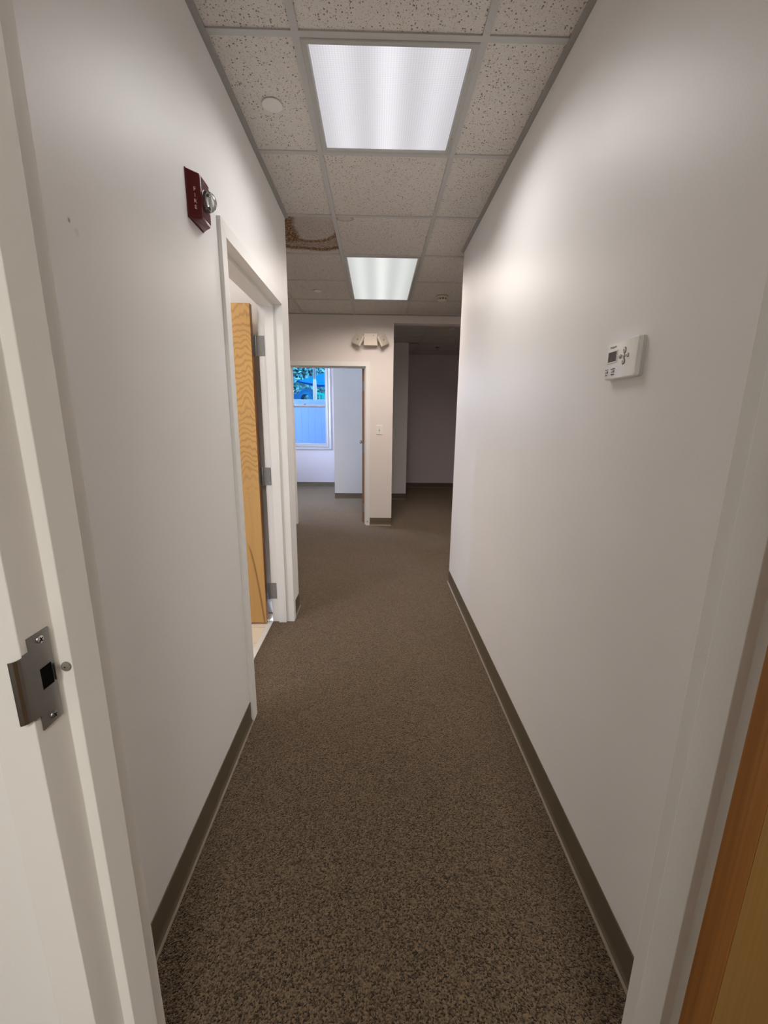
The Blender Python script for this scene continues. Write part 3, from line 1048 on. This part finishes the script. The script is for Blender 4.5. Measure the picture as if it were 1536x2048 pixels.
ctr = Vector((-.5490, 1.4306, 0)) + Vector((cd.y, -cd.x, 0)) * .0001
nrm = Vector((cd.y, -cd.x, 0))
xd = Vector((0, 0, 1)).cross(nrm)
for i, ch in enumerate('FIRE'):
    z = 2.0335 - i * .0160
    lettering('fire_letter', ch, .0150, 'redtext', frame_matrix(Vector((ctr.x, ctr.y, z)) + nrm * .0003, xd, (0, 0, 1)), fa)

# ------------------------------------------------------------------ thermostat on the right wall
th = thing('thermostat', (XR, 1.0955, 1.5215), 'white wall thermostat with small dark screen and cross of buttons', 'thermostat')
TY0, TY1, TZB, TZT = 1.026, 1.165, 1.4755, 1.5680


def rounded(y0, y1, z0, z1, r, seg=5):
    pts = []
    for cy, cz, a0 in ((y1 - r, z1 - r, 0), (y0 + r, z1 - r, 90), (y0 + r, z0 + r, 180), (y1 - r, z0 + r, 270)):
        for i in range(seg + 1):
            a = math.radians(a0 + 90 * i / seg)
            pts.append((cy + r * math.cos(a), cz + r * math.sin(a)))
    return pts


extr('wall_plate', rounded(TY0 - .001, TY1 + .001, TZB - .0005, TZT + .0005, .006), 'x', XR - .0062, XR + .0005, 'whiteside', th, 0.0006, True)
boxes('shadow_gap', [(XR - .0066, XR - .0062, TY0 + .001, TY1 - .001, TZB + .0015, TZT - .0015)], 'ink', th)
bm = bmesh.new()
fo = rounded(TY0, TY1, TZB, TZT, .006)
cen = ((TY0 + TY1) / 2, (TZB + TZT) / 2)
R = []
for x, k in ((XR - .0066, 1.0), (XR - .0130, 1.0), (XR - .0160, 0.985), (XR - .0175, 0.955)):
    R.append([bm.verts.new((x, cen[0] + (y - cen[0]) * k, cen[1] + (z - cen[1]) * k)) for y, z in fo])
n = len(fo)
for A, B in zip(R, R[1:]):
    for i in range(n):
        bm.faces.new((A[i], A[(i + 1) % n], B[(i + 1) % n], B[i]))
bm.faces.new(R[0][::-1])
bm.faces.new(R[-1])
finish('cover', bm, 'white', th, 0, True)
FX = XR - .0175
scr = boxes('screen', [(FX - .0003, FX + .001, 1.1145, 1.1525, 1.5195, 1.5440)], 'lcd', th)
scr['label'] = 'dark grey screen'
boxes('screen_bezel', [(FX - .0012, FX + .001, 1.1115, 1.1145, 1.5165, 1.5470), (FX - .0012, FX + .001, 1.1525, 1.1555, 1.5165, 1.5470),
                       (FX - .0012, FX + .001, 1.1145, 1.1525, 1.5165, 1.5195), (FX - .0012, FX + .001, 1.1145, 1.1525, 1.5440, 1.5470)], 'white', scr, .0004)
for y, z, r in ((1.081, 1.5415, .0072), (1.081, 1.5150, .0072), (1.0975, 1.5285, .0050), (1.0815, 1.5283, .0050), (1.0655, 1.5280, .0050)):
    b = turned('button', [(0, .0030), (r * .55, .0029), (r * .80, .0020), (r * .84, 0)], (FX, y, z), (-1, 0, 0), 'button', th, 20)
    turned('button_ring', [(r * .84, .0004), (r, .0006), (r * 1.06, 0)], (FX, y, z), (-1, 0, 0), 'ink', b, 20)
    turned('button_mark', [(0, .0033), (r * .22, .0033), (r * .24, .0024)], (FX, y, z), (-1, 0, 0), 'ink', b, 12)
for y, z, txt in ((1.1535, 1.4955, 'Fan'), (1.1245, 1.4955, 'System')):
    s_ = boxes('slide_slot', [(FX - .0004, FX + .001, y - .0065, y + .0065, z - .0028, z + .0028)], 'ink', th)
    boxes('slide_switch', [(FX - .003, FX, y - .0045, y + .001, z - .0024, z + .0026)], 'button', s_, .0006)
    lettering('switch_lettering', txt, .0052, 'ink', frame_matrix((FX - .0003, y, z - .0078), (0, -1, 0), (0, 0, 1)), th)
    lettering('switch_lettering', 'Auto  On' if txt == 'Fan' else 'Cool Off Heat', .0034, 'ink', frame_matrix((FX - .0003, y, z + .0058), (0, -1, 0), (0, 0, 1)), th)
lettering('maker_lettering', 'Honeywell', .0062, 'inkpale', frame_matrix((FX - .0003, 1.134, 1.5560), (0, -1, 0), (0, 0, 1)), th)

# ------------------------------------------------------------------ emergency light, light switch on the end wall
el = thing('emergency_light', (-0.08, YF, 2.28), 'almond twin-head emergency light on the end wall above the office door', 'emergency light')
bm = bmesh.new()
bx(bm, -.158, .006, 5.200, YF + .0005, 2.213, 2.347)
finish('housing', bm, 'almond', el, .006)
boxes('test_button', [(-.046, -.036, 5.197, 5.2005, 2.318, 2.326)], 'inkpale', el, .001)
boxes('lower_lip', [(-.158, .006, 5.196, 5.2005, 2.213, 2.222)], 'almond', el, .001)
for (cx, cz, ang, yw) in ((-.220, 2.270, 24, -24), (.068, 2.268, -24, 30)):
    R_ = Matrix.Translation((cx, 5.205, cz)) @ Matrix.Rotation(math.radians(yw), 4, 'Z') @ Matrix.Rotation(math.radians(-14), 4, 'X') @ Matrix.Rotation(math.radians(ang), 4, 'Y')
    bm = bmesh.new()
    h = .060
    rr = [[(-h * k, -.0, -h * k), (h * k, -.0, -h * k), (h * k, -.0, h * k), (-h * k, -.0, h * k)] for k in (.62, .95, 1.0, 1.0, .9)]
    ys = (.040, .010, .0, -.016, -.020)
    vs = [[bm.verts.new(R_ @ Vector((p[0], y, p[2]))) for p in q] for q, y in zip(rr, ys)]
    for A, B in zip(vs, vs[1:]):
        for i in range(4):
            bm.faces.new((A[i], A[(i + 1) % 4], B[(i + 1) % 4], B[i]))
    bm.faces.new(vs[0][::-1])
    bm.faces.new(vs[-1])
    hd = finish('lamp_head', bm, 'almond', el, .003)
    bm = bmesh.new()
    v4 = [bm.verts.new(R_ @ Vector((sx * .050, y, sz * .050))) for y in (-.019, -.0225) for sx, sz in ((-1, -1), (1, -1), (1, 1), (-1, 1))]
    for f in ((3, 2, 1, 0), (4, 5, 6, 7), (0, 1, 5, 4), (1, 2, 6, 5), (2, 3, 7, 6), (3, 0, 4, 7)):
        bm.faces.new([v4[i] for i in f])
    finish('lamp_lens', bm, 'almond_lens', hd, .001)
    bm = bmesh.new()
    lathe(bm, [(0, .0015), (.009, .001), (.010, 0)], R_ @ Vector((0, -.0225, 0)), R_.to_3x3() @ Vector((0, -1, 0)), 16)
    finish('bulb', bm, 'rubber', hd)
    x0, x1 = sorted((cx + (.03 if cx < 0 else -.03), -.150 if cx < 0 else -.002))
    bm = bmesh.new()
    bx(bm, x0, x1, 5.222, 5.242, 2.264, 2.290)
    finish('swivel_arm', bm, 'almond', hd)

ls = thing('light_switch', (0.036, YF, 1.233), 'white toggle light switch plate right of the office door', 'light switch')
extr('cover_plate', rounded(-.001, .073, 1.176, 1.290, .004), 'y', YF - .006, YF + .0005, 'white', ls, .0012)
boxes('toggle', [(.0315, .0405, YF - .018, YF - .005, 1.229, 1.243)], 'whiteside', ls, .001)
boxes('toggle_slot', [(.0300, .0420, YF - .0066, YF - .0055, 1.220, 1.246)], 'ink', ls)
for z in (1.203, 1.263):
    turned('screw', [(0, .0012), (.0030, .001), (.0034, 0)], (.036, YF - .006, z), (0, -1, 0), 'steel', ls, 12)

# ------------------------------------------------------------------ outside the window
def sx_(px, y):
    return (-.1211 - (648 - px) * .00114) * y


def sz_(py, y):
    return EYE + (.0419 + (799 - py) * .001115) * y


struct(boxes('ground', [(-14, 6, 8.7, 40, -.25, -.15)], 'ground'))
FY = 11.0
ftop = sz_(799, FY)
fn = thing('vinyl_fence', (-1.8, FY, -.15), 'plain pale blue-grey privacy fence filling the lower window pane', 'fence')
for i in range(24):
    x = -3.8 + i * .17
    boxes('fence_board', [(x + .0008, x + .1692, FY, FY + .025, -.12, ftop - .11)], 'fence', fn, .001)
boxes('top_rail', [(-3.8, .28, FY - .020, FY + .045, ftop - .13, ftop)], 'fence', fn, .004)
boxes('bottom_rail', [(-3.8, .28, FY - .020, FY + .045, -.15, -.05)], 'fence', fn, .004)
for x in (-3.86, .34):
    boxes('fence_post', [(x - .065, x + .065, FY - .05, FY + .08, -.15, ftop + .08)], 'fence', fn, .004)

PY = 15.0
# shade canopy
cp = thing('shade_canopy', (sx_(640, PY), PY, -.15), 'blue fabric shade canopy seen through the upper window pane', 'canopy')
bm = bmesh.new()
apex = (sx_(672, PY + 1.2), PY + 1.2, sz_(738, PY + 1.2))
L_ = (sx_(593, PY + .8), PY + .8, sz_(763, PY + .8))
Fr = (sx_(640, PY - .6), PY - .6, sz_(771, PY - .6))
Rr = (sx_(745, PY + .6), PY + .6, sz_(770, PY + .6))
Bk = (sx_(700, PY + 3), PY + 3, sz_(762, PY + 3))
vt = [bm.verts.new(c) for c in (apex, L_, Fr, Rr, Bk)]
for a, b in ((1, 2), (2, 3), (3, 4), (4, 1)):
    bm.faces.new((vt[0], vt[a], vt[b]))
bmesh.ops.recalc_face_normals(bm, faces=bm.faces)
ex = bmesh.ops.solidify(bm, geom=bm.faces[:], thickness=.03)
finish('canopy_cloth', bm, 'sail', cp)
bm = bmesh.new()
for A, B, dz in ((L_, Fr, .06), (Fr, Rr, .11)):
    q = [bm.verts.new((c[0], c[1] + o_, c[2] + d)) for o_ in (0, .02) for c, d in ((A, -.03), (B, -dz), (B, .02), (A, .02))]
    for f in ((3, 2, 1, 0), (4, 5, 6, 7), (0, 1, 5, 4), (1, 2, 6, 5), (2, 3, 7, 6), (3, 0, 4, 7)):
        bm.faces.new([q[i] for i in f])
finish('hem', bm, 'sail_hem', cp)
for c in (Rr, Bk):
    turned('canopy_pole', [(0, 0), (.05, 0), (.05, c[2] + .13), (0, c[2] + .13)], (c[0], c[1], -.15), (0, 0, 1), 'post', cp, 12)
# padded post in front of it
po = thing('padded_post', (sx_(628.6, 13.6), 13.6, -.15), 'grey steel post with a white padded sleeve outside the window', 'post')
px_ = sx_(628.6, 13.6)
turned('steel_post', [(0, 0), (.042, 0), (.042, 5.2), (0, 5.2)], (px_, 13.6, -.15), (0, 0, 1), 'post', po, 16)
zs = sz_(758, 13.6)
turned('padding', [(.043, zs + .15), (.050, zs + .10), (.061, zs - .10), (.062, 0), (0, 0)], (px_, 13.6, -.15), (0, 0, 1), 'sleeve', po, 18)


def arch_panel(name, cx, cz, r0, r1, y0, y1, mat, parent, base=None, seg=20):
    pts = [(cx + r1 * math.cos(PI * i / seg), cz + r1 * math.sin(PI * i / seg)) for i in range(seg + 1)]
    pts2 = [(cx + r0 * math.cos(PI * (seg - i) / seg), cz + r0 * math.sin(PI * (seg - i) / seg)) for i in range(seg + 1)]
    if base is not None:
        pts = [(cx + r1, base)] + pts + [(cx - r1, base)]
        pts2 = [(cx - r0, base)] + pts2 + [(cx + r0, base)]
    bm = bmesh.new()
    A = [bm.verts.new((x, y0, z)) for x, z in pts + pts2]
    B = [bm.verts.new((x, y1, z)) for x, z in pts + pts2]
    n, h = len(A), len(pts)
    for i in range(n):
        bm.faces.new((A[i], A[(i + 1) % n], B[(i + 1) % n], B[i]))
    for i in range(h - 1):
        bm.faces.new((A[i], A[i + 1], A[n - 2 - i], A[n - 1 - i]))
        bm.faces.new((B[n - 1 - i], B[n - 2 - i], B[i + 1], B[i]))
    return finish(name, bm, mat, parent, 0, False)


AY = 14.2
U = .00114 * AY
acx, acz = sx_(608, AY), sz_(797, AY)
pa = thing('play_arch', (acx, AY, -.15), 'bright blue moulded playground arch behind the fence', 'playground arch')
arch_panel('outer_band', acx + 4 * U, acz, U * 15.2, U * 19.5, AY, AY + .18, 'play_dark', pa, -.15)
arch_panel('inner_arch', acx, acz, U * 8.5, U * 15, AY + .02, AY + .6, 'play_blue', pa, -.15)
boxes('side_wall', [(acx + 15 * U, acx + 20 * U, AY + .04, AY + .12, -.15, acz + 8 * U)], 'play_blue', pa)
boxes('side_deck', [(acx - 26 * U, acx - 13 * U, AY + .2, AY + .3, -.15, acz + 10 * U)], 'play_dark', pa)
TYY = 13.9
U2 = .00114 * TYY
tx0, tx1 = sx_(629, TYY), sx_(665, TYY)
tzt, tzb = sz_(783, TYY), -.15
tp = thing('playground_climber', ((tx0 + tx1) / 2, TYY, -.15), 'teal slotted playground panel with curved top behind the fence', 'playground panel')
bm = bmesh.new()
seg = 12
topc = [(tx0 + (tx1 - tx0) * i / seg, tzt - 14 * U2 * (i / seg) ** 1.8) for i in range(seg + 1)]
low = [(x, z - 5 * U2) for x, z in topc]
A = [bm.verts.new((x, TYY, z)) for x, z in topc + low[::-1]]
B = [bm.verts.new((x, TYY + .06, z)) for x, z in topc + low[::-1]]
n = len(A)
for i in range(n):
    bm.faces.new((A[i], A[(i + 1) % n], B[(i + 1) % n], B[i]))
for i in range(seg):
    bm.faces.new((A[i], A[i + 1], A[n - 2 - i], A[n - 1 - i]))
    bm.faces.new((B[n - 1 - i], B[n - 2 - i], B[i + 1], B[i]))
finish('top_rail', bm, 'play_teal', tp)
for i in range(6):
    x = tx0 + (.5 + i * 6.2) * U2
    zt = tzt - 14 * U2 * ((x - tx0) / (tx1 - tx0)) ** 1.8 - 3 * U2
    boxes('bar', [(x, x + 3.6 * U2, TYY + .01, TYY + .05, -.15, zt)], 'play_teal', tp)
boxes('panel_back', [(tx0, tx1, TYY + .07, TYY + .11, -.15, sz_(799, TYY) + .0)], 'play_teal_dark', tp)


def tree(x, y, h, rx, rz, n, seed, label, leafmat, size):
    rnd = random.Random(seed)
    t = thing('tree', (x, y, -.15), label, 'tree', None)
    turned('trunk', [(0, 0), (.17, 0), (.11, h * .5), (.05, h * .8), (0, h * .8)], (x, y, -.15), (0, 0, 1), 'bark', t, 10)
    verts, faces = [], []
    for _ in range(n):
        while True:
            a, b, c = (rnd.uniform(-1, 1) for _ in range(3))
            if a * a + b * b + c * c < 1:
                break
        p = Vector((x + a * rx, y + b * rx, h - .15 + c * rz))
        nr = Vector((rnd.gauss(0, 1), rnd.gauss(0, 1) - .6, rnd.gauss(0, 1) + .5)).normalized()
        u = nr.orthogonal().normalized()
        u = (Matrix.Rotation(rnd.uniform(0, 6.28), 3, nr) @ u)
        v = nr.cross(u)
        s = size * rnd.uniform(.7, 1.3)
        k = len(verts)
        verts += [p - u * s, p - v * s * .45 + nr * s * .1, p + u * s, p + v * s * .45 + nr * s * .1]
        faces.append((k, k + 1, k + 2, k + 3))
    me = bpy.data.meshes.new('foliage')
    me.from_pydata(verts, [], faces)
    me.materials.append(M[leafmat])
    o = bpy.data.objects.new('foliage', me)
    COL.objects.link(o)
    o.parent = t
    o.matrix_parent_inverse = Matrix.Translation(-t.location)
    o['kind'] = 'stuff'
    return t


tree(sx_(606, 19), 19, 4.3, 2.0, 2.6, 13000, 3, 'leafy teal-green tree beyond the shade canopy at left', 'leaf', .11)
tree(sx_(650, 25), 25, 5.2, 2.6, 2.8, 8000, 5, 'pale thin-leaved tree behind the padded post at right', 'leaf2', .13)
